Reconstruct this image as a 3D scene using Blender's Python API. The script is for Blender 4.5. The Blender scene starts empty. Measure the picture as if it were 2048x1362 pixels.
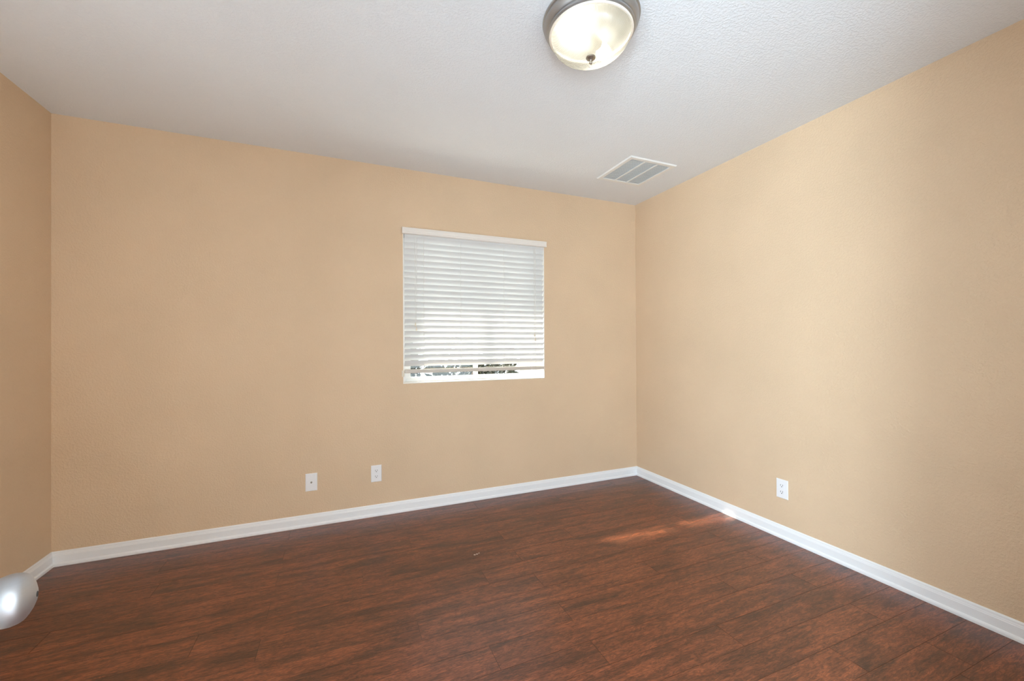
import bpy, bmesh, math, random
from mathutils import Vector, Matrix

# ------------------------------------------------------------------ camera
scene = bpy.context.scene
COL = scene.collection
PI = math.pi
IMG_W, IMG_H = 2048, 1362
F_PX, YAW, PITCH, ROLL, SY_PX = 817.807, 0.39528, 0.0044, -0.00504, 6.357
CAM = Vector((-2.46492, -2.98743, 1.17399))
cam_data = bpy.data.cameras.new('camera')
cam = bpy.data.objects.new('camera', cam_data)
COL.objects.link(cam)
fw = Vector((math.sin(YAW) * math.cos(PITCH), math.cos(YAW) * math.cos(PITCH), math.sin(PITCH)))
rt = Vector((math.cos(YAW), -math.sin(YAW), 0.0))
up = rt.cross(fw)
rt2 = rt * math.cos(ROLL) + up * math.sin(ROLL)
up2 = -rt * math.sin(ROLL) + up * math.cos(ROLL)
m = Matrix((rt2, up2, -fw)).transposed().to_4x4()
m.translation = CAM
cam.matrix_world = m
cam_data.sensor_width = 36.0
cam_data.sensor_fit = 'HORIZONTAL'
cam_data.lens = F_PX * 36.0 / IMG_W
cam_data.shift_y = SY_PX / IMG_W
cam_data.clip_start = 0.02
scene.camera = cam

# ------------------------------------------------------------------ view, world, sun, lights
scene.view_settings.view_transform = 'Standard'
scene.view_settings.look = 'None'
scene.view_settings.gamma = 1.0
scene.view_settings.use_curve_mapping = False
scene.view_settings.exposure = 0.32
try:
    scene.cycles.use_denoising = True
    scene.cycles.max_bounces = 10
    scene.cycles.diffuse_bounces = 6
    scene.cycles.transparent_max_bounces = 16
    scene.cycles.sample_clamp_indirect = 6.0
except Exception:
    pass

SKY = 3.3
SUN = 20.0
BULB = 52.0

world = bpy.data.worlds.new('world')
scene.world = world
world.use_nodes = True
bg = world.node_tree.nodes['Background']
bg.inputs['Color'].default_value = (0.86, 0.93, 1.0, 1.0)
bg.inputs['Strength'].default_value = SKY


def add_light(name, kind, loc, direction=None, **kw):
    d = bpy.data.lights.new(name, kind)
    for k, v in kw.items():
        setattr(d, k, v)
    o = bpy.data.objects.new(name, d)
    COL.objects.link(o)
    o.location = loc
    if direction is not None:
        o.rotation_euler = Vector(direction).to_track_quat('-Z', 'Y').to_euler()
    return o


add_light('sun', 'SUN', (-6, 8, 8), (0.93, -0.97, -0.95), energy=SUN, angle=math.radians(2.6), color=(1.0, 0.93, 0.82))
# added fill light low by the left wall, beside the camera, out of frame
add_light('left_fill_light', 'AREA', (-3.80, -2.5, 0.6), (1, 0, 0.8), energy=18.0, shape='RECTANGLE', size=1.0, size_y=0.5, color=(0.80, 1.0, 1.18))
# added fill light at the front wall, behind the camera
add_light('front_fill_light', 'AREA', (-1.1, -3.05, 1.3), (0, 1, 0), energy=4.0, shape='RECTANGLE', size=1.2, size_y=1.3, color=(0.82, 1.0, 1.16))
# added fill lights in the hall behind the camera, aimed through the doorway
add_light('hall_fill_low', 'AREA', (-3.13, -4.6, 0.7), (0.5, 1, 0.35), energy=60.0, shape='RECTANGLE', size=1.0, size_y=1.0, color=(0.80, 1.0, 1.17))
add_light('hall_fill_high', 'AREA', (-3.63, -4.05, 1.4), (2.48, 1.6, 0.1), energy=48.0, shape='DISK', size=0.5, color=(0.81, 1.0, 1.15))
add_light('hall_fill_side', 'AREA', (-3.43, -4.15, 1.5), (2.2, 1.6, 0.0), energy=70.0, shape='DISK', size=0.4, color=(0.81, 1.0, 1.15))

# ------------------------------------------------------------------ dimensions
W, D, H = 3.9071, 3.10, 2.44
TH = 0.14                                    # wall thickness
WX0, WX1, WZ0, WZ1 = -2.0590, -0.9300, 0.9050, 2.000   # window opening
DX0, DX1, DZ = -2.700, -1.920, 2.035         # doorway


# ------------------------------------------------------------------ materials
def new_mat(name):
    mt = bpy.data.materials.new(name)
    mt.use_nodes = True
    nt = mt.node_tree
    return mt, nt, nt.nodes['Principled BSDF']


def simple(name, col, rough=0.5, metal=0.0, spec=0.5):
    mt, nt, p = new_mat(name)
    p.inputs['Base Color'].default_value = (*col, 1)
    p.inputs['Roughness'].default_value = rough
    p.inputs['Metallic'].default_value = metal
    p.inputs['Specular IOR Level'].default_value = spec
    return mt


def node(nt, t, **kw):
    n = nt.nodes.new(t)
    for k, v in kw.items():
        if k in n.inputs:
            n.inputs[k].default_value = v
        else:
            setattr(n, k, v)
    return n


def ramp(nt, stops, fac):
    r = nt.nodes.new('ShaderNodeValToRGB')
    e = r.color_ramp.elements
    while len(e) < len(stops):
        e.new(0.5)
    for el, (p, c) in zip(e, stops):
        el.position = p
        el.color = (*c, 1) if len(c) == 3 else c
    nt.links.new(fac, r.inputs['Fac'])
    return r.outputs['Color']


def plaster(name, col, scale, strength, rough=0.75, var=0.03, dist=0.003, lo=0.42, hi=0.62):
    mt, nt, p = new_mat(name)
    L = nt.links.new
    geo = node(nt, 'ShaderNodeNewGeometry')
    n1 = node(nt, 'ShaderNodeTexNoise', Scale=scale, Detail=3.0, Roughness=0.55, Distortion=0.3)
    n2 = node(nt, 'ShaderNodeTexNoise', Scale=scale * 2.6, Detail=2.0)
    n3 = node(nt, 'ShaderNodeTexNoise', Scale=2.2, Detail=3.0)
    for n in (n1, n2, n3):
        L(geo.outputs['Position'], n.inputs['Vector'])
    h = node(nt, 'ShaderNodeMapRange')
    h.inputs['From Min'].default_value = lo
    h.inputs['From Max'].default_value = hi
    h.interpolation_type = 'SMOOTHSTEP'
    L(n1.outputs['Fac'], h.inputs['Value'])
    mx = node(nt, 'ShaderNodeMath', operation='MULTIPLY_ADD')
    mx.inputs[1].default_value = 0.3
    L(n2.outputs['Fac'], mx.inputs[0])
    L(h.outputs['Result'], mx.inputs[2])
    b = node(nt, 'ShaderNodeBump', Strength=strength, Distance=dist)
    L(mx.outputs[0], b.inputs['Height'])
    L(b.outputs['Normal'], p.inputs['Normal'])
    c = ramp(nt, [(0.3, tuple(x * (1 - var) for x in col)), (0.7, tuple(x * (1 + var) for x in col))], n3.outputs['Fac'])
    L(c, p.inputs['Base Color'])
    p.inputs['Roughness'].default_value = rough
    p.inputs['Specular IOR Level'].default_value = 0.3
    return mt


def floor_material():
    mt, nt, p = new_mat('hickory_laminate')
    L = nt.links.new
    geo = node(nt, 'ShaderNodeNewGeometry')
    att = node(nt, 'ShaderNodeAttribute', attribute_name='plank')
    sc = node(nt, 'ShaderNodeVectorMath', operation='SCALE')
    sc.inputs['Scale'].default_value = 23.0
    L(att.outputs['Color'], sc.inputs[0])
    ad = node(nt, 'ShaderNodeVectorMath', operation='ADD')
    L(geo.outputs['Position'], ad.inputs[0])
    L(sc.outputs[0], ad.inputs[1])

    def grain(sx, sy, detail, rough, dist):
        mp = node(nt, 'ShaderNodeMapping')
        mp.inputs['Scale'].default_value = (sx, sy, 1)
        L(ad.outputs[0], mp.inputs['Vector'])
        n = node(nt, 'ShaderNodeTexNoise', Scale=1.0, Detail=detail, Roughness=rough, Distortion=dist)
        L(mp.outputs[0], n.inputs['Vector'])
        return n.outputs['Fac']
    a = grain(2.6, 17.0, 6.0, 0.62, 1.2)
    fine = grain(14.0, 190.0, 4.0, 0.6, 0.4)
    crack = grain(11.0, 52.0, 6.0, 0.62, 2.6)
    patch = grain(1.6, 6.0, 3.0, 0.5, 0.6)
    mott = grain(26.0, 105.0, 3.0, 0.55, 0.8)
    base = ramp(nt, [(0.26, (0.072, 0.026, 0.013)), (0.46, (0.190, 0.059, 0.025)), (0.60, (0.295, 0.088, 0.036)), (0.78, (0.350, 0.112, 0.047))], a)
    streak = ramp(nt, [(0.30, (0.62, 0.60, 0.60)), (0.60, (1.08, 1.06, 1.05))], fine)
    vein = ramp(nt, [(0.40, (1, 1, 1)), (0.480, (0.34, 0.33, 0.35)), (0.500, (0.34, 0.33, 0.35)), (0.56, (1, 1, 1))], crack)
    blot = ramp(nt, [(0.30, (0.62, 0.60, 0.60)), (0.62, (1.12, 1.10, 1.08))], patch)

    def mul(c1, c2, f=1.0):
        mx = node(nt, 'ShaderNodeMix', data_type='RGBA', blend_type='MULTIPLY')
        mx.inputs[0].default_value = f
        L(c1, mx.inputs[6])
        L(c2, mx.inputs[7])
        return mx.outputs[2]
    c = mul(base, streak, 0.8)
    c = mul(c, vein, 0.75)
    c = mul(c, ramp(nt, [(0.30, (0.55, 0.53, 0.53)), (0.55, (1.05, 1.04, 1.04)), (0.75, (1.22, 1.18, 1.15))], mott), 0.85)
    c = mul(c, blot, 0.6)
    sep = node(nt, 'ShaderNodeSeparateColor')
    L(att.outputs['Color'], sep.inputs[0])
    pv = ramp(nt, [(0.0, (0.96, 0.955, 0.955)), (1.0, (1.04, 1.035, 1.035))], sep.outputs[0])
    c = mul(c, pv)
    L(c, p.inputs['Base Color'])
    rr = node(nt, 'ShaderNodeMapRange')
    rr.inputs['To Min'].default_value = 0.27
    rr.inputs['To Max'].default_value = 0.40
    L(crack, rr.inputs['Value'])
    L(rr.outputs[0], p.inputs['Roughness'])
    p.inputs['Specular IOR Level'].default_value = 0.65
    p.inputs['Coat Weight'].default_value = 0.1
    p.inputs['Coat Roughness'].default_value = 0.22
    hsum = node(nt, 'ShaderNodeMath', operation='ADD')
    L(fine, hsum.inputs[0])
    L(crack, hsum.inputs[1])
    b = node(nt, 'ShaderNodeBump', Strength=0.22, Distance=0.002)
    L(hsum.outputs[0], b.inputs['Height'])
    L(b.outputs['Normal'], p.inputs['Normal'])
    return mt


def brushed(name, col, rough):
    mt, nt, p = new_mat(name)
    L = nt.links.new
    tc = node(nt, 'ShaderNodeTexCoord')
    mp = node(nt, 'ShaderNodeMapping')
    mp.inputs['Scale'].default_value = (30, 30, 900)
    n = node(nt, 'ShaderNodeTexNoise', Scale=1.0, Detail=3.0)
    L(tc.outputs['Object'], mp.inputs['Vector'])
    L(mp.outputs[0], n.inputs['Vector'])
    r = node(nt, 'ShaderNodeMapRange')
    r.inputs['To Min'].default_value = rough * 0.8
    r.inputs['To Max'].default_value = rough * 1.25
    L(n.outputs['Fac'], r.inputs['Value'])
    L(r.outputs[0], p.inputs['Roughness'])
    p.inputs['Base Color'].default_value = (*col, 1)
    p.inputs['Metallic'].default_value = 1.0
    return mt


def slat_material():
    mt, nt, p = new_mat('white_slat_vinyl')
    L = nt.links.new
    p.inputs['Base Color'].default_value = (0.74, 0.74, 0.73, 1)
    p.inputs['Roughness'].default_value = 0.45
    tr = node(nt, 'ShaderNodeBsdfTranslucent')
    tr.inputs['Color'].default_value = (0.80, 0.81, 0.80, 1)
    mx = node(nt, 'ShaderNodeMixShader')
    mx.inputs[0].default_value = 0.10
    L(p.outputs[0], mx.inputs[1])
    L(tr.outputs[0], mx.inputs[2])
    L(mx.outputs[0], nt.nodes['Material Output'].inputs['Surface'])
    return mt


def pane_material():
    mt, nt, p = new_mat('window_glass')
    L = nt.links.new
    t = node(nt, 'ShaderNodeBsdfTransparent')
    t.inputs['Color'].default_value = (0.93, 0.95, 0.94, 1)
    g = node(nt, 'ShaderNodeBsdfGlossy')
    g.inputs['Roughness'].default_value = 0.02
    lw = node(nt, 'ShaderNodeLayerWeight')
    pw = node(nt, 'ShaderNodeMath', operation='POWER')
    pw.inputs[1].default_value = 5.0
    L(lw.outputs['Facing'], pw.inputs[0])
    fr = node(nt, 'ShaderNodeMapRange')
    fr.inputs['To Min'].default_value = 0.05
    L(pw.outputs[0], fr.inputs['Value'])
    mx = node(nt, 'ShaderNodeMixShader')
    L(fr.outputs[0], mx.inputs[0])
    L(t.outputs[0], mx.inputs[1])
    L(g.outputs[0], mx.inputs[2])
    L(mx.outputs[0], nt.nodes['Material Output'].inputs['Surface'])
    nt.nodes.remove(p)
    return mt


def shade_material():
    mt, nt, p = new_mat('ribbed_frosted_glass')
    L = nt.links.new
    tc = node(nt, 'ShaderNodeTexCoord')
    wv = node(nt, 'ShaderNodeTexWave', wave_type='BANDS', bands_direction='X', Scale=62.0, Distortion=1.5, Detail=1.0)
    L(tc.outputs['Object'], wv.inputs['Vector'])
    b = node(nt, 'ShaderNodeBump', Strength=0.35, Distance=0.004)
    L(wv.outputs['Fac'], b.inputs['Height'])
    t = node(nt, 'ShaderNodeBsdfTransparent')
    t.inputs['Color'].default_value = (1.0, 0.965, 0.90, 1)
    tl = node(nt, 'ShaderNodeBsdfTranslucent')
    tl.inputs['Color'].default_value = (0.185, 0.170, 0.140, 1)
    gl = node(nt, 'ShaderNodeBsdfGlossy')
    gl.inputs['Roughness'].default_value = 0.18
    L(b.outputs[0], tl.inputs['Normal'])
    L(b.outputs[0], gl.inputs['Normal'])
    f = node(nt, 'ShaderNodeMapRange')
    f.inputs['To Min'].default_value = 0.06
    f.inputs['To Max'].default_value = 0.26
    L(wv.outputs['Fac'], f.inputs['Value'])
    m1 = node(nt, 'ShaderNodeMixShader')
    L(f.outputs[0], m1.inputs[0])
    L(tl.outputs[0], m1.inputs[1])
    L(t.outputs[0], m1.inputs[2])
    m2 = node(nt, 'ShaderNodeMixShader')
    m2.inputs[0].default_value = 0.07
    L(m1.outputs[0], m2.inputs[1])
    L(gl.outputs[0], m2.inputs[2])
    L(m2.outputs[0], nt.nodes['Material Output'].inputs['Surface'])
    nt.nodes.remove(p)
    return mt


def emission(name, col, strength):
    mt, nt, p = new_mat(name)
    p.inputs['Base Color'].default_value = (*col, 1)
    p.inputs['Emission Color'].default_value = (*col, 1)
    p.inputs['Emission Strength'].default_value = strength
    return mt


def leaf_material():
    mt, nt, p = new_mat('shrub_leaf')
    L = nt.links.new
    geo = node(nt, 'ShaderNodeNewGeometry')
    n = node(nt, 'ShaderNodeTexNoise', Scale=9.0, Detail=3.0)
    L(geo.outputs['Position'], n.inputs['Vector'])
    L(ramp(nt, [(0.3, (0.008, 0.014, 0.007)), (0.7, (0.022, 0.034, 0.014))], n.outputs['Fac']), p.inputs['Base Color'])
    p.inputs['Roughness'].default_value = 0.5
    return mt


WALL_COL = (0.715, 0.535, 0.360)
M_WALL = plaster('tan_orange_peel_paint', WALL_COL, 95.0, 0.36)
M_CEIL = plaster('white_knockdown_ceiling', (0.78, 0.80, 0.82), 105.0, 0.36, rough=0.9, var=0.012, dist=0.003)
M_FLOOR = floor_material()
M_GROOVE = simple('plank_groove', (0.055, 0.023, 0.013), 0.5)
M_TRIM = simple('white_semi_gloss_trim', (0.87, 0.88, 0.89), 0.35)
M_WHITE = simple('white_window_vinyl', (0.82, 0.83, 0.83), 0.4)
M_RETURN = simple('white_painted_return', (0.84, 0.81, 0.76), 0.6)
M_SLAT = slat_material()
M_VALANCE = simple('cream_white_valance', (0.82, 0.77, 0.71), 0.4)
M_RAIL = simple('beige_rail', (0.60, 0.54, 0.47), 0.45)
M_CORD = simple('white_cord', (0.78, 0.76, 0.72), 0.7)
M_TASSEL = simple('ivory_tassel', (0.72, 0.64, 0.52), 0.4)
M_PANE = pane_material()
M_NICKEL = brushed('brushed_nickel', (0.46, 0.46, 0.455), 0.48)
M_SATIN = brushed('satin_nickel', (0.52, 0.53, 0.55), 0.50)
M_FINIAL = brushed('aged_nickel', (0.40, 0.36, 0.31), 0.35)
M_RING = simple('ivory_rim', (0.86, 0.79, 0.68), 0.35)
M_SHADE = shade_material()
M_BULB = emission('lit_bulb', (0.97, 1.0, 0.98), BULB)
M_REFL = simple('lamp_reflector', (0.25, 0.24, 0.22), 0.6)
M_SOCKET = simple('bulb_socket', (0.45, 0.34, 0.20), 0.5)
M_PLATE = simple('white_plate_plastic', (0.86, 0.86, 0.87), 0.35)
M_SLOT = simple('dark_slot', (0.03, 0.03, 0.03), 0.6)
M_METAL_DARK = simple('coax_metal', (0.30, 0.28, 0.25), 0.35, 1.0)
M_VENT = simple('white_vent_enamel', (0.80, 0.80, 0.78), 0.4)
M_VENT_IN = simple('vent_inner_grey', (0.78, 0.78, 0.77), 0.6)
M_DOOR = simple('white_door_paint', (0.80, 0.80, 0.78), 0.4)
M_LAWN = simple('pale_concrete', (0.36, 0.35, 0.33), 0.9)
M_STUCCO = simple('white_stucco', (0.80, 0.80, 0.78), 0.9)
M_LEAF = leaf_material()
M_STEM = simple('shrub_stem', (0.10, 0.07, 0.045), 0.8)
M_FLECK = simple('pale_chip', (0.70, 0.58, 0.48), 0.7)


# ------------------------------------------------------------------ mesh helpers
def bx(bm, x0, x1, y0, y1, z0, z1, bev=0.0, seg=2):
    r = bmesh.ops.create_cube(bm, size=1.0)
    vs = r['verts']
    for v in vs:
        v.co = Vector(((x0 + x1) / 2 + v.co.x * (x1 - x0), (y0 + y1) / 2 + v.co.y * (y1 - y0), (z0 + z1) / 2 + v.co.z * (z1 - z0)))
    if bev > 0:
        es = list({e for v in vs for e in v.link_edges})
        bmesh.ops.bevel(bm, geom=es, offset=bev, segments=seg, profile=0.5, affect='EDGES')
    return bm


def lathe(bm, prof, seg=64, axis='z', origin=(0, 0, 0)):
    o = Vector(origin)
    rings = []
    for r, h in prof:
        if r < 1e-6:
            p = Vector((0, 0, h)) if axis == 'z' else Vector((h, 0, 0))
            rings.append([bm.verts.new(o + p)])
            continue
        ring = []
        for k in range(seg):
            t = 2 * PI * k / seg
            p = Vector((r * math.cos(t), r * math.sin(t), h)) if axis == 'z' else Vector((h, r * math.cos(t), r * math.sin(t)))
            ring.append(bm.verts.new(o + p))
        rings.append(ring)
    for a, b in zip(rings, rings[1:]):
        if len(a) == 1 and len(b) == 1:
            continue
        for k in range(seg):
            k2 = (k + 1) % seg
            if len(a) == 1:
                bm.faces.new((a[0], b[k], b[k2]))
            elif len(b) == 1:
                bm.faces.new((a[k], b[0], a[k2]))
            else:
                bm.faces.new((a[k], b[k], b[k2], a[k2]))
    return bm


def tube(bm, pts, r, seg=8):
    pts = [Vector(p) for p in pts]
    rings = []
    for i, p in enumerate(pts):
        d = (pts[min(i + 1, len(pts) - 1)] - pts[max(i - 1, 0)]).normalized()
        u = d.orthogonal().normalized() if i == 0 else (rings_u - d * rings_u.dot(d)).normalized()
        rings_u = u
        v = d.cross(u)
        rings.append([bm.verts.new(p + (u * math.cos(2 * PI * k / seg) + v * math.sin(2 * PI * k / seg)) * r) for k in range(seg)])
    for a, b in zip(rings, rings[1:]):
        for k in range(seg):
            bm.faces.new((a[k], a[(k + 1) % seg], b[(k + 1) % seg], b[k]))
    bm.faces.new(rings[0][::-1])
    bm.faces.new(rings[-1])
    return bm


def extrude_profile(bm, prof, p0, p1, inward, m0=0.0, m1=0.0):
    """profile of (offset from wall, height) swept from p0 to p1 along a wall; m0, m1 = mitre (run per unit offset)."""
    p0, p1, inward = Vector(p0), Vector(p1), Vector(inward)
    d = (p1 - p0).normalized()
    A = [bm.verts.new(p0 + inward * o + d * (m0 * o) + Vector((0, 0, z))) for o, z in prof]
    B = [bm.verts.new(p1 + inward * o - d * (m1 * o) + Vector((0, 0, z))) for o, z in prof]
    n = len(prof)
    for k in range(n):
        bm.faces.new((A[k], A[(k + 1) % n], B[(k + 1) % n], B[k]))
    bm.faces.new(A[::-1])
    bm.faces.new(B)
    return bm


def obj(name, bm, mat, parent=None, smooth=False, label=None):
    bmesh.ops.recalc_face_normals(bm, faces=bm.faces[:])
    me = bpy.data.meshes.new(name)
    bm.to_mesh(me)
    bm.free()
    if mat is not None:
        me.materials.append(mat)
    if smooth:
        for p in me.polygons:
            p.use_smooth = True
        try:
            me.set_sharp_from_angle(angle=math.radians(38))
        except Exception:
            pass
    o = bpy.data.objects.new(name, me)
    COL.objects.link(o)
    if parent is not None:
        o.parent = parent
    if label:
        o['label'] = label
    return o


def struct(name, bm, mat, parent=None, label=None, smooth=False):
    o = obj(name, bm, mat, parent, smooth)
    if parent is None:
        o['kind'] = 'structure'
    if label:
        o['label'] = label
    return o


def thing(name, label, cat, loc=(0, 0, 0), rotz=0.0, group=None):
    o = bpy.data.objects.new(name, None)
    COL.objects.link(o)
    o.empty_display_size = 0.05
    o.location = loc
    o.rotation_euler = (0, 0, rotz)
    o['label'] = label
    o['category'] = cat
    if group:
        o['group'] = group
    return o


def NB():
    return bmesh.new()


# ------------------------------------------------------------------ room shell
bm = NB()
bx(bm, -W - TH, WX0, 0, TH, 0, H)
bx(bm, WX1, TH, 0, TH, 0, H)
bx(bm, WX0, WX1, 0, TH, 0, WZ0)
bx(bm, WX0, WX1, 0, TH, WZ1, H)
struct('wall_back', bm, M_WALL, label='tan textured wall with the window')
struct('wall_right', bx(NB(), 0, TH, -D - TH, 0, 0, H), M_WALL, label='bare tan textured wall on the right')
LY0, LY1, LZ0, LZ1 = -3.0, -2.0, 0.30, 1.30    # opening for the added window low in the left wall
bm = NB()
bx(bm, -W - TH, -W, -D - TH, LY0, 0, H)
bx(bm, -W - TH, -W, LY1, 0, 0, H)
bx(bm, -W - TH, -W, LY0, LY1, 0, LZ0)
bx(bm, -W - TH, -W, LY0, LY1, LZ1, H)
struct('wall_left', bm, M_WALL, label='tan textured wall at the left edge')
bm = NB()
bx(bm, -W, DX0, -D - TH, -D, 0, H)
bx(bm, DX1, -1.7, -D - TH, -D, 0, H)
bx(bm, -0.5, 0, -D - TH, -D, 0, H)
bx(bm, -1.7, -0.5, -D - TH, -D, 0, 0.65)
bx(bm, -1.7, -0.5, -D - TH, -D, 1.95, H)
bx(bm, DX0, DX1, -D - TH, -D, DZ, H)
struct('wall_front', bm, M_WALL, label='tan wall with the doorway behind the camera')
struct('ceiling', bx(NB(), -W - TH, TH, -D - TH, TH, H, H + 0.1), M_CEIL, label='white textured ceiling')

# hallway behind the doorway
HY = -5.3
struct('wall_hall_back', bx(NB(), -4.0, -1.74, HY - 0.1, HY, 0, H), M_CEIL)
struct('wall_hall_left', bx(NB(), -4.1, -4.0, HY - 0.1, -D - TH, 0, H), M_CEIL)
struct('wall_hall_right', bx(NB(), -1.84, -1.74, HY - 0.1, -D - TH, 0, H), M_CEIL)
struct('ceiling_hall', bx(NB(), -4.1, -1.1, HY - 0.1, -D - TH, H, H + 0.1), M_CEIL)
struct('floor_hall', bx(NB(), -4.1, -1.1, HY - 0.1, -D - TH, -0.1, -0.003), M_FLOOR)

# plank floor: every plank a chamfered board over a dark sub floor, one mesh
random.seed(7)
bm = NB()
bx(bm, -W - TH, TH, -D - TH, TH, -0.1, -0.0007)
lay = bm.loops.layers.float_color.new('plank')
PW_, PL_, CH = 0.1305, 1.21, 0.0003
known = {-3: -1.9355, -1: -2.171, 1: -1.795, 3: -2.367}
rmin = math.floor((-D + 1.209) / PW_) - 1
rmax = math.ceil(1.209 / PW_)
for r in range(rmin, rmax + 1):
    y0 = -1.2092 + r * PW_
    y1 = y0 + PW_
    joint = -1.557 if r % 2 == 0 else known.get(r, -1.95 + random.uniform(-0.4, 0.4))
    x = joint - PL_ * 4
    while x < 0.15:
        xa, xb = max(x, -W - 0.02), min(x + PL_, 0.02)
        ya, yb = max(y0, -D - TH), min(y1, 0.02)
        if xb - xa > 0.01 and yb - ya > 0.005:
            col = (random.random(), random.random(), random.random(), 1)
            g = 0.0004
            lo = [bm.verts.new((px, py, -0.0007)) for px, py in ((xa + g, ya + g), (xb - g, ya + g), (xb - g, yb - g), (xa + g, yb - g))]
            c2 = g + CH
            hi = [bm.verts.new((px, py, 0)) for px, py in ((xa + c2, ya + c2), (xb - c2, ya + c2), (xb - c2, yb - c2), (xa + c2, yb - c2))]
            fs = [bm.faces.new(hi)]
            for k in range(4):
                f = bm.faces.new((lo[k], lo[(k + 1) % 4], hi[(k + 1) % 4], hi[k]))
                f.material_index = 1
                fs.append(f)
            for f in fs:
                for lp in f.loops:
                    lp[lay] = col
        x += PL_
fl = struct('floor', bm, M_FLOOR, label='dark reddish brown wood plank floor')
fl.data.materials.append(M_GROOVE)
for p in fl.data.polygons[:6]:
    p.material_index = 1

# baseboards
PROF = [(0, 0), (0.018, 0), (0.018, 0.009), (0.0168, 0.0135), (0.0138, 0.0175), (0.0105, 0.0190), (0.0105, 0.0545), (0.0088, 0.0575),
        (0.0088, 0.0600), (0.0070, 0.0640), (0.0062, 0.0690), (0.0062, 0.0715), (0.0040, 0.0745), (0.0030, 0.0768), (0, 0.0768)]
struct('baseboard_back', extrude_profile(NB(), PROF, (-W, 0, 0), (0, 0, 0), (0, -1, 0), 1, 1), M_TRIM, label='white moulded baseboard under the window wall')
struct('baseboard_right', extrude_profile(NB(), PROF, (0, 0, 0), (0, -D, 0), (-1, 0, 0), 1, 1), M_TRIM, label='white moulded baseboard along the right wall')
struct('baseboard_left', extrude_profile(NB(), PROF, (-W, -D, 0), (-W, 0, 0), (1, 0, 0), 1, 1), M_TRIM, label='white moulded baseboard along the left wall')

# ------------------------------------------------------------------ window
LIN = 0.006
bm = NB()
bx(bm, WX0, WX1, 0.0, TH, WZ0 - 0.0, WZ0 + LIN)                 # sill
bx(bm, WX0, WX0 + LIN, 0.0, TH, WZ0 + LIN, WZ1)
bx(bm, WX1 - LIN, WX1, 0.0, TH, WZ0 + LIN, WZ1)
bx(bm, WX0 + LIN, WX1 - LIN, 0.0, TH, WZ1 - LIN, WZ1)
struct('trim_1', bm, M_RETURN, label='white painted window return and sill')
fx0, fx1, fz0, fz1 = WX0 + LIN, WX1 - LIN, WZ0 + LIN, WZ1 - LIN
FY0, FY1 = 0.078, 0.132
bm = NB()
bx(bm, fx0, fx0 + 0.026, FY0, FY1, fz0, fz1, 0.002)
bx(bm, fx1 - 0.026, fx1, FY0, FY1, fz0, fz1, 0.002)
bx(bm, fx0 + 0.026, fx1 - 0.026, FY0, FY1, fz0, fz0 + 0.018, 0.002)
bx(bm, fx0 + 0.026, fx1 - 0.026, FY0, FY1, fz1 - 0.03, fz1, 0.002)
win = struct('window_1', bm, M_WHITE, label='white vinyl sliding window behind the blind')
MX0, MX1 = -1.530, -1.470


def sash(xa, xb, y):
    s = 0.032
    z0, z1 = fz0 + 0.018, fz1 - 0.03
    b = NB()
    bx(b, xa, xa + s, y - 0.010, y + 0.010, z0, z1, 0.0015)
    bx(b, xb - s, xb, y - 0.010, y + 0.010, z0, z1, 0.0015)
    bx(b, xa + s, xb - s, y - 0.010, y + 0.010, z0, z0 + 0.016, 0.0015)
    bx(b, xa + s, xb - s, y - 0.010, y + 0.010, z1 - s, z1, 0.0015)
    o = obj('sash', b, M_WHITE, win)
    obj('pane', bx(NB(), xa + s, xb - s, y - 0.002, y + 0.002, z0 + 0.016, z1 - s), M_PANE, o)


sash(fx0 + 0.026, MX1 - 0.004, 0.093)
sash(MX0 + 0.028, fx1 - 0.026, 0.117)
obj('sash_latch', bx(NB(), MX1 - 0.030, MX1 - 0.010, 0.072, 0.083, 1.40, 1.46, 0.003), M_WHITE, win)

# window added to go with the front fill light, behind the camera
b = NB()
bx(b, -1.7, -1.66, -D - 0.10, -D - 0.04, 0.65, 1.95, 0.002)
bx(b, -0.54, -0.5, -D - 0.10, -D - 0.04, 0.65, 1.95, 0.002)
bx(b, -1.66, -0.54, -D - 0.10, -D - 0.04, 0.65, 0.69, 0.002)
bx(b, -1.66, -0.54, -D - 0.10, -D - 0.04, 1.91, 1.95, 0.002)
w3 = struct('added_window_front', b, M_WHITE, label='white window added in the front wall behind the fill light')
obj('pane', bx(NB(), -1.66, -0.54, -D - 0.072, -D - 0.068, 0.69, 1.91), M_PANE, w3)
# window added to go with the left fill light, out of frame
b = NB()
bx(b, -W - 0.10, -W - 0.04, LY0, LY0 + 0.04, LZ0, LZ1, 0.002)
bx(b, -W - 0.10, -W - 0.04, LY1 - 0.04, LY1, LZ0, LZ1, 0.002)
bx(b, -W - 0.10, -W - 0.04, LY0 + 0.04, LY1 - 0.04, LZ0, LZ0 + 0.04, 0.002)
bx(b, -W - 0.10, -W - 0.04, LY0 + 0.04, LY1 - 0.04, LZ1 - 0.04, LZ1, 0.002)
w2 = struct('added_window_left', b, M_WHITE, label='low white window added in the left wall behind the fill light')
obj('pane', bx(NB(), -W - 0.072, -W - 0.068, LY0 + 0.04, LY1 - 0.04, LZ0 + 0.04, LZ1 - 0.04), M_PANE, w2)

# ------------------------------------------------------------------ blind
VX0, VX1 = -2.066, -0.9216
blind = thing('window_blind', 'white horizontal slat blind lowered over the window, slats tilted nearly shut', 'blind', ((VX0 + VX1) / 2, 0.02, WZ1 - LIN))
BX, BY, BZ = blind.location


def bobj(name, b, mat, parent=blind, smooth=False, label=None):
    bmesh.ops.translate(b, verts=b.verts[:], vec=-blind.location)
    return obj(name, b, mat, parent, smooth, label)


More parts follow.
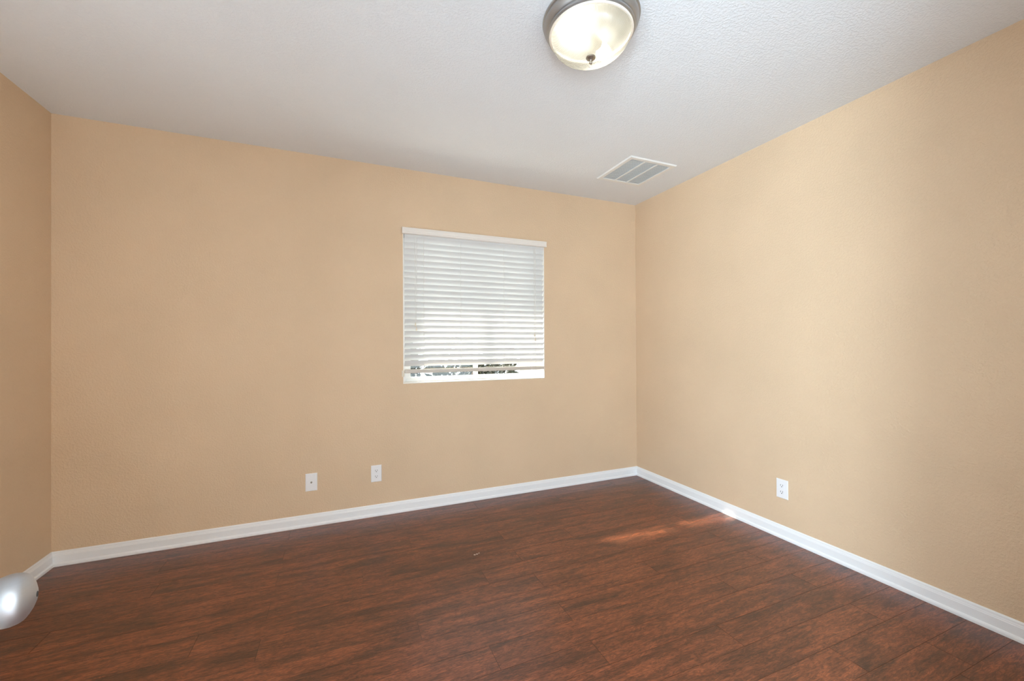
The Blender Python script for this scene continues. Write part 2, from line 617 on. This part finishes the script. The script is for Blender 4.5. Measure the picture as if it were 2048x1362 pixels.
# valance: moulded board in front of the head rail with returns to the wall
VP = [(-0.006, 1.9735), (-0.030, 1.9735), (-0.0325, 1.9765), (-0.0325, 1.983), (-0.0300, 1.986), (-0.0300, 2.004), (-0.0325, 2.007), (-0.0325, 2.0135),
      (-0.0300, 2.0170), (-0.0010, 2.0170), (-0.0010, 2.0120), (-0.006, 2.0120)]
bm = NB()
A = [bm.verts.new((VX0, y, z)) for y, z in VP]
B = [bm.verts.new((VX1, y, z)) for y, z in VP]
for k in range(len(VP)):
    k2 = (k + 1) % len(VP)
    bm.faces.new((A[k], A[k2], B[k2], B[k]))
bm.faces.new(A[::-1])
bm.faces.new(B)
bobj('valance', bm, M_VALANCE, label='cream moulded valance across the top')
SX0, SX1 = fx0 + 0.004, fx1 - 0.004
bobj('head_rail', bx(NB(), SX0, SX1, -0.006, 0.035, 1.952, WZ1 - LIN - 0.001, 0.002), M_SLAT)
PITCH_S, TILT = 0.0423, math.radians(53.5)
SYC = 0.008
Z_FIRST, NSLAT = 1.9370, 22
# one curved slat, then copies that share its mesh
bm = NB()
ca, sa = math.cos(TILT), math.sin(TILT)
n = 8
rows = []
for side in (0, 1):
    for k in range(n + 1):
        t = -1 + 2 * k / n
        s, c = 0.025 * t, 0.0022 * (1 - t * t) + (0.00125 if side else -0.00125) * (1 - 0.25 * t * t)
        # inner (room side) edge up, outer edge down
        y = -(s * ca) - c * sa
        z = s * sa - c * ca
        z2 = z
        rows.append((y, z2))
loop = rows[:n + 1] + rows[n + 1:][::-1]
A = [bm.verts.new((SX0 - BX, y, z)) for y, z in loop]
B = [bm.verts.new((SX1 - BX, y, z)) for y, z in loop]
for k in range(len(loop)):
    k2 = (k + 1) % len(loop)
    bm.faces.new((A[k], A[k2], B[k2], B[k]))
bm.faces.new(A[::-1])
bm.faces.new(B)
slat = obj('slat', bm, M_SLAT, blind, smooth=True)
slat.location = (0, SYC - BY, Z_FIRST - BZ)
for i in range(1, NSLAT):
    c = slat.copy()
    COL.objects.link(c)
    c.parent = blind
    c.location = (0, SYC - BY, Z_FIRST - i * PITCH_S - BZ)
zlast = Z_FIRST - (NSLAT - 1) * PITCH_S
bobj('bottom_rail', bx(NB(), SX0, SX1, -0.016, 0.022, 0.9790, 1.0050, 0.004, 3), M_RAIL, smooth=True, label='beige bottom rail')
for x in (-1.912, -1.636, -1.288, -1.018):
    b = NB()
    for y in (SYC - 0.0185, SYC + 0.0185):
        tube(b, [(x, y, 1.955), (x, y, 1.003)], 0.0009, 6)
    bobj('ladder_cord', b, M_CORD)


def cord(x, ztop, zbot, zt, xs):
    b = NB()
    for dx in xs:
        tube(b, [(x + dx, -0.0165, ztop), (x + dx * 0.7, -0.018, (ztop + zbot) / 2), (x + dx * 0.4, -0.0190, zbot)], 0.0010, 6)
    o = bobj('pull_cord', b, M_CORD)
    for dx, dz in zip(xs, zt):
        t = NB()
        lathe(t, [(0, 0.013), (0.0022, 0.0125), (0.0034, 0.006), (0.0050, -0.010), (0.0054, -0.014), (0.0046, -0.0165), (0, -0.0168)], 16,
              origin=(x + dx * 0.4 - BX, -0.0200 - BY, zbot + dz - BZ))
        obj('tassel', t, M_TASSEL, o, smooth=True)


cord(-1.972, 1.972, 1.330, (0.0, -0.030), (-0.006, 0.010))
cord(-1.0255, 1.972, 1.262, (0.0, -0.036), (-0.008, 0.008))
# little hold-down brackets at the window corners are part of the blind
for xa, xb in ((WX0 - 0.010, WX0 + 0.008), ):
    b = NB()
    bx(b, xa, xb, -0.006, -0.0003, 0.955, 1.000, 0.001)
    bobj('hold_down_bracket', b, M_TASSEL)

# ------------------------------------------------------------------ wall plates
def plate_mesh(w=0.070, h=0.1143):
    """plate in local coordinates: wall plane y = 0, front towards -y"""
    b = NB()
    x, z, t = w / 2, h / 2, 0.0055
    prof = [(0, 0.0), (0, -0.0025), (0.003, -t), ]
    rings = []
    for ins, y in prof:
        rings.append([b.verts.new(p) for p in ((-x + ins, y, -z + ins), (x - ins, y, -z + ins), (x - ins, y, z - ins), (-x + ins, y, z - ins))])
    for a, c in zip(rings, rings[1:]):
        for k in range(4):
            b.faces.new((a[k], a[(k + 1) % 4], c[(k + 1) % 4], c[k]))
    b.faces.new(rings[-1])
    b.faces.new(rings[0][::-1])
    return b


def disc_y(b, cx, cz, r, y0, y1, seg=24, flat=None):
    A, B = [], []
    for k in range(seg):
        t = 2 * PI * k / seg
        px, pz = r * math.cos(t), r * math.sin(t)
        if flat:
            pz = max(-flat, min(flat, pz))
        A.append(b.verts.new((cx + px, y0, cz + pz)))
        B.append(b.verts.new((cx + px, y1, cz + pz)))
    for k in range(seg):
        k2 = (k + 1) % seg
        b.faces.new((A[k], A[k2], B[k2], B[k]))
    b.faces.new(A[::-1])
    b.faces.new(B)


def receptacle(name, label, loc, rotz):
    t = thing(name, label, 'outlet', loc, rotz)
    obj('cover_plate', plate_mesh(), M_PLATE, t)
    for s in (1, -1):
        cz = 0.0197 * s
        b = NB()
        disc_y(b, 0, cz, 0.0172, -0.005, -0.0072, 32, flat=0.0143)
        f = obj('socket_face', b, M_PLATE, t)
        b = NB()
        bx(b, -0.0075, -0.0053, -0.0078, -0.0068, cz - 0.0015, cz + 0.0075)
        bx(b, 0.0053, 0.0075, -0.0078, -0.0068, cz - 0.0005, cz + 0.0070)
        disc_y(b, 0, cz - 0.0065, 0.0027, -0.0068, -0.0078, 16)
        obj('slot', b, M_SLOT, f)
    b = NB()
    disc_y(b, 0, 0, 0.0032, -0.005, -0.0066, 16)
    obj('screw', b, M_PLATE, t)
    return t


receptacle('wall_outlet', 'white duplex power outlet on the window wall, right of the cable plate', (-2.2437, -0.0002, 0.2912), 0)
receptacle('wall_outlet', 'white duplex power outlet on the right-hand wall', (-0.0002, -1.3258, 0.2970), PI / 2 + PI)
t = thing('cable_wall_plate', 'white cable wall plate with one round metal connector on the window wall', 'wall plate', (-2.6490, -0.0002, 0.2849))
obj('cover_plate', plate_mesh(), M_PLATE, t)
b = NB()
disc_y(b, 0, 0, 0.0062, -0.005, -0.0085, 6)
disc_y(b, 0, 0, 0.0045, -0.0085, -0.016, 20)
obj('coaxial_connector', b, M_METAL_DARK, t)
for z in (0.0415, -0.0415):
    b = NB()
    disc_y(b, 0, z, 0.0032, -0.005, -0.0064, 16)
    obj('screw', b, M_PLATE, t)

# ------------------------------------------------------------------ ceiling vent
vx0, vx1, vy0, vy1 = -0.676, -0.276, -0.781, -0.381
vcx, vcy = (vx0 + vx1) / 2, (vy0 + vy1) / 2
vent = thing('ceiling_vent', 'white square louvred air vent on the ceiling near the far corner', 'vent', (vcx, vcy, H))
b = NB()
h, i_, q = 0.200, 0.166, -0.0085
pr = [(h, -0.0002), (h, -0.003), (h - 0.006, q), (i_ + 0.003, q), (i_, q + 0.002), (i_, -0.0002)]
rg = [[b.verts.new(p) for p in ((-a, -a, z), (a, -a, z), (a, a, z), (-a, a, z))] for a, z in pr]
for k in range(len(rg)):
    a, c = rg[k], rg[(k + 1) % len(rg)]
    for j in range(4):
        b.faces.new((a[j], a[(j + 1) % 4], c[(j + 1) % 4], c[j]))
obj('frame', b, M_VENT, vent)
obj('back_panel', bx(NB(), -i_, i_, -i_, i_, -0.0012, -0.0004), M_VENT_IN, vent)
for k in (-1, 1):
    xc = k * i_ / 3.0
    obj('divider_bar', bx(NB(), xc - 0.0075, xc + 0.0075, -i_, i_, -0.0088, -0.0015, 0.0012), M_VENT, vent)
for k in (-1, 0, 1):
    xa = -i_ + (k + 1) * 2 * i_ / 3 + (0.0075 if k > -1 else 0)
    xb = -i_ + (k + 2) * 2 * i_ / 3 - (0.0075 if k < 1 else 0)
    b = NB()
    nl = 26
    for j in range(nl):
        yc = -i_ + (j + 0.5) * 2 * i_ / nl
        A = [b.verts.new((xa, yc + dy, dz)) for dy, dz in ((-0.0050, -0.0079), (-0.0042, -0.0083), (0.0050, -0.0022), (0.0042, -0.0018))]
        B = [b.verts.new((xb, v.co.y, v.co.z)) for v in A]
        for e in range(4):
            b.faces.new((A[e], A[(e + 1) % 4], B[(e + 1) % 4], B[e]))
        b.faces.new(A[::-1])
        b.faces.new(B)
    obj('louver_panel', b, M_VENT, vent)

# ------------------------------------------------------------------ ceiling lamp
LX, LY = -1.562, -1.638
lamp = thing('ceiling_lamp', 'round flush ceiling lamp with brushed nickel pan and lit ribbed glass bowl', 'ceiling lamp', (LX, LY, H))
bm = NB()
lathe(bm, [(0.0, -0.0003), (0.186, -0.0003), (0.1875, -0.004), (0.186, -0.008), (0.1825, -0.0095), (0.1800, -0.0105), (0.1800, -0.0135), (0.1825, -0.0150), (0.1825, -0.0200), (0.1800, -0.0240), (0.174, -0.033),
           (0.1690, -0.0390), (0.1655, -0.0400), (0.1655, -0.0430), (0.1680, -0.0445), (0.1680, -0.0490), (0.164, -0.0520), (0.158, -0.053), (0.156, -0.050), (0.154, -0.045)], 128)
obj('pan', bm, M_NICKEL, lamp, smooth=True, label='brushed nickel stepped pan')
bm = NB()
lathe(bm, [(0.1545, -0.046), (0.152, -0.020), (0.0, -0.014)], 64)
obj('reflector', bm, M_REFL, lamp, smooth=True)
bm = NB()
lathe(bm, [(0.157, -0.0525), (0.1615, -0.0530), (0.1620, -0.0560), (0.1590, -0.0590), (0.1540, -0.0590), (0.1530, -0.0560), (0.157, -0.0525)], 128)
obj('rim', bm, M_RING, lamp, smooth=True, label='ivory ring around the glass')
bm = NB()
prof = []
for k in range(25):
    t = (PI / 2) * k / 24
    prof.append((0.1535 * math.cos(t) ** 0.92 if k < 24 else 0.0, -0.057 - 0.085 * math.sin(t) ** 1.0))
lathe(bm, prof, 128)
obj('glass_bowl', bm, M_SHADE, lamp, smooth=True, label='lit cream ribbed glass bowl')
bm = NB()
zb = -0.1425
lathe(bm, [(0, zb + 0.003), (0.0165, zb + 0.003), (0.0185, zb), (0.0175, zb - 0.004), (0.012, zb - 0.008), (0.0065, zb - 0.011), (0.0045, zb - 0.014), (0.0062, zb - 0.018),
           (0.0066, zb - 0.0215), (0.0045, zb - 0.025), (0, zb - 0.0265)], 40)
obj('finial', bm, M_FINIAL, lamp, smooth=True, label='dark nickel finial')
bm = NB()
lathe(bm, [(0, -0.0145), (0.006, -0.0145), (0.006, zb + 0.0035), (0, zb + 0.0035)], 16)
obj('centre_rod', bm, M_SOCKET, lamp, smooth=True)
ANG = math.radians(25)
for s in (1, -1):
    dx, dy = math.cos(ANG) * s, math.sin(ANG) * s
    b = NB()
    lathe(b, [(0, 0.0), (0.020, 0.0), (0.020, 0.035), (0.017, 0.040), (0, 0.040)], 24)
    M = Matrix.Translation((dx * 0.018, dy * 0.018, -0.062)) @ Vector((dx, dy, -0.1)).to_track_quat('Z', 'X').to_matrix().to_4x4()
    bmesh.ops.transform(b, matrix=M, verts=b.verts[:])
    obj('bulb_socket', b, M_SOCKET, lamp, smooth=True)
    b = NB()
    lathe(b, [(0.0, 0.040), (0.013, 0.0405), (0.015, 0.048), (0.022, 0.060), (0.0275, 0.072), (0.0285, 0.082), (0.025, 0.094), (0.015, 0.103), (0, 0.106)], 32)
    bmesh.ops.transform(b, matrix=M, verts=b.verts[:])
    obj('light_bulb', b, M_BULB, lamp, smooth=True)

# ------------------------------------------------------------------ door, swung open against the left
OPEN = math.radians(14)          # past a right angle
DW = 0.758
KX, KY, KZ = 0.0, 0.700, 0.914
tip = Vector((-2.7625, -2.3936))
base = tip - Vector((math.cos(OPEN), math.sin(OPEN))) * 0.0665
hinge = base - Vector((-math.sin(OPEN), math.cos(OPEN))) * KY
b = NB()
bx(b, -0.035, 0.0, 0.0, DW, 0.012, 2.025, 0.002)
door = struct('door_1', b, M_DOOR, label='white panel door standing open, only its knob in view')
door.location = (hinge.x, hinge.y, 0)
door.rotation_euler = (0, 0, OPEN)
for ya, yb in ((0.11, 0.345), (0.415, DW - 0.11)):
    for za, zb_ in ((0.22, 0.80), (1.02, 1.58), (1.68, 1.92)):
        b = NB()
        fr = [(0, 0.0), (0.012, 0.004), (0.022, 0.0005), (0.045, 0.0045)]
        rg = [[b.verts.new((dx, y, z)) for y, z in ((ya + i, za + i), (yb - i, za + i), (yb - i, zb_ - i), (ya + i, zb_ - i))] for i, dx in fr]
        for a, c in zip(rg, rg[1:]):
            for k in range(4):
                b.faces.new((a[k], a[(k + 1) % 4], c[(k + 1) % 4], c[k]))
        b.faces.new(rg[-1])
        obj('door_panel', b, M_DOOR, door)
b = NB()
lathe(b, [(0, 0), (0.0325, 0), (0.0325, 0.004), (0.030, 0.008), (0.020, 0.010), (0.0135, 0.013), (0.0125, 0.020), (0.0150, 0.026), (0.0205, 0.032), (0.0248, 0.038), (0.0270, 0.045),
          (0.0272, 0.050), (0.0260, 0.0552), (0.0242, 0.0582), (0.0222, 0.0598), (0.0200, 0.0612), (0.0150, 0.0637), (0.0085, 0.0658), (0.0034, 0.0666), (0.0029, 0.0660), (0.0029, 0.060), (0, 0.060)], 72, axis='x', origin=(0, KY, KZ))
for v in b.verts:
    if v.co.x > 0.015:
        v.co.y = KY + (v.co.y - KY) * 0.93
        v.co.z = KZ + (v.co.z - KZ) * 0.93
knob = obj('door_knob', b, M_SATIN, door, smooth=True, label='satin nickel door knob with a small release hole')
b = NB()
lathe(b, [(0, 0.0602), (0.0028, 0.0602), (0.0028, 0.0669), (0, 0.0669)], 12, axis='x', origin=(0, KY, KZ))
obj('release_hole', b, M_SLOT, knob)
# door casing
b = NB()
bx(b, DX0 - 0.06, DX0, -D, -D + 0.012, 0, DZ + 0.06, 0.003)
bx(b, DX1, DX1 + 0.06, -D, -D + 0.012, 0, DZ + 0.06, 0.003)
bx(b, DX0, DX1, -D, -D + 0.012, DZ, DZ + 0.06, 0.003)
struct('trim_2', b, M_TRIM, label='white door casing')

# ------------------------------------------------------------------ pale chip on the floor
b = NB()
random.seed(3)
for cx, cy, r in ((-0.008, 0.0, 0.0075), (0.006, 0.003, 0.006), (0.020, 0.009, 0.005)):
    ring = []
    for k in range(9):
        t = 2 * PI * k / 9
        rr = r * random.uniform(0.6, 1.25)
        ring.append((cx + rr * math.cos(t), cy + rr * 0.7 * math.sin(t)))
    lo = [b.verts.new((x, y, 0.0001)) for x, y in ring]
    hi = [b.verts.new((cx + (x - cx) * 0.7, cy + (y - cy) * 0.7, 0.0014)) for x, y in ring]
    for k in range(9):
        b.faces.new((lo[k], lo[(k + 1) % 9], hi[(k + 1) % 9], hi[k]))
    b.faces.new(hi)
    b.faces.new(lo[::-1])
o = obj('paper_scrap', b, M_FLECK)
o.location = (-1.770, -0.782, 0)
o['label'] = 'tiny pale scrap lying on the wood floor below the window'
o['category'] = 'scrap'

# ------------------------------------------------------------------ outside
struct('ground_outside', bx(NB(), -14, 12, TH, 16, -0.5, -0.25), M_LAWN)
struct('roof_overhang', bx(NB(), -7.0, 3.0, TH, 1.02, 2.36, 2.52), M_STUCCO, label='white eave above the window outside')
b = NB()
bx(b, 0.22, 4.5, 0.9, 3.12, -0.25, 3.0)
struct('wall_outside', b, M_STUCCO, label='white stucco wing of the house outside the window')


def shrub(name, label, loc, rx, ry, hgt, seed, n=1800):
    rnd = random.Random(seed)
    t = thing(name, label, 'shrub', loc, 0, 'shrubs outside the window')
    b = NB()
    for k in range(n):
        u, v = rnd.uniform(0, 2 * PI), rnd.uniform(-0.95, 1)
        rr = rnd.uniform(0.55, 1.0) ** 0.5
        s = math.sqrt(max(0, 1 - v * v))
        c = Vector((rx * s * math.cos(u) * rr, ry * s * math.sin(u) * rr, hgt * (0.55 + 0.45 * v * rr)))
        d = Vector((rnd.uniform(-1, 1), rnd.uniform(-1, 1), rnd.uniform(-0.3, 1))).normalized()
        e = d.orthogonal().normalized()
        l, w = rnd.uniform(0.06, 0.10), rnd.uniform(0.025, 0.042)
        up_ = d.cross(e) * 0.006
        f = [b.verts.new(c - d * l), b.verts.new(c + e * w + up_), b.verts.new(c + d * l), b.verts.new(c - e * w + up_)]
        b.faces.new(f)
    obj('foliage', b, M_LEAF, t)
    b = NB()
    for k in range(4):
        a = rnd.uniform(0, 2 * PI)
        tube(b, [(0.03 * math.cos(a), 0.03 * math.sin(a), 0), (rx * 0.5 * math.cos(a), ry * 0.5 * math.sin(a), hgt * 0.8)], 0.012, 6)
    obj('stem', b, M_STEM, t)
    return t


shrub('garden_shrub', 'dark green shrub outside behind the left sash of the window', (-1.95, 3.6, -0.25), 0.66, 0.5, 1.85, 1)
shrub('garden_shrub', 'green shrub outside behind the middle of the window', (-0.60, 3.5, -0.25), 0.66, 0.5, 2.15, 2)
shrub('garden_shrub', 'green shrub outside beside the white stucco wall', (0.30, 4.9, -0.25), 0.6, 0.5, 1.90, 3)
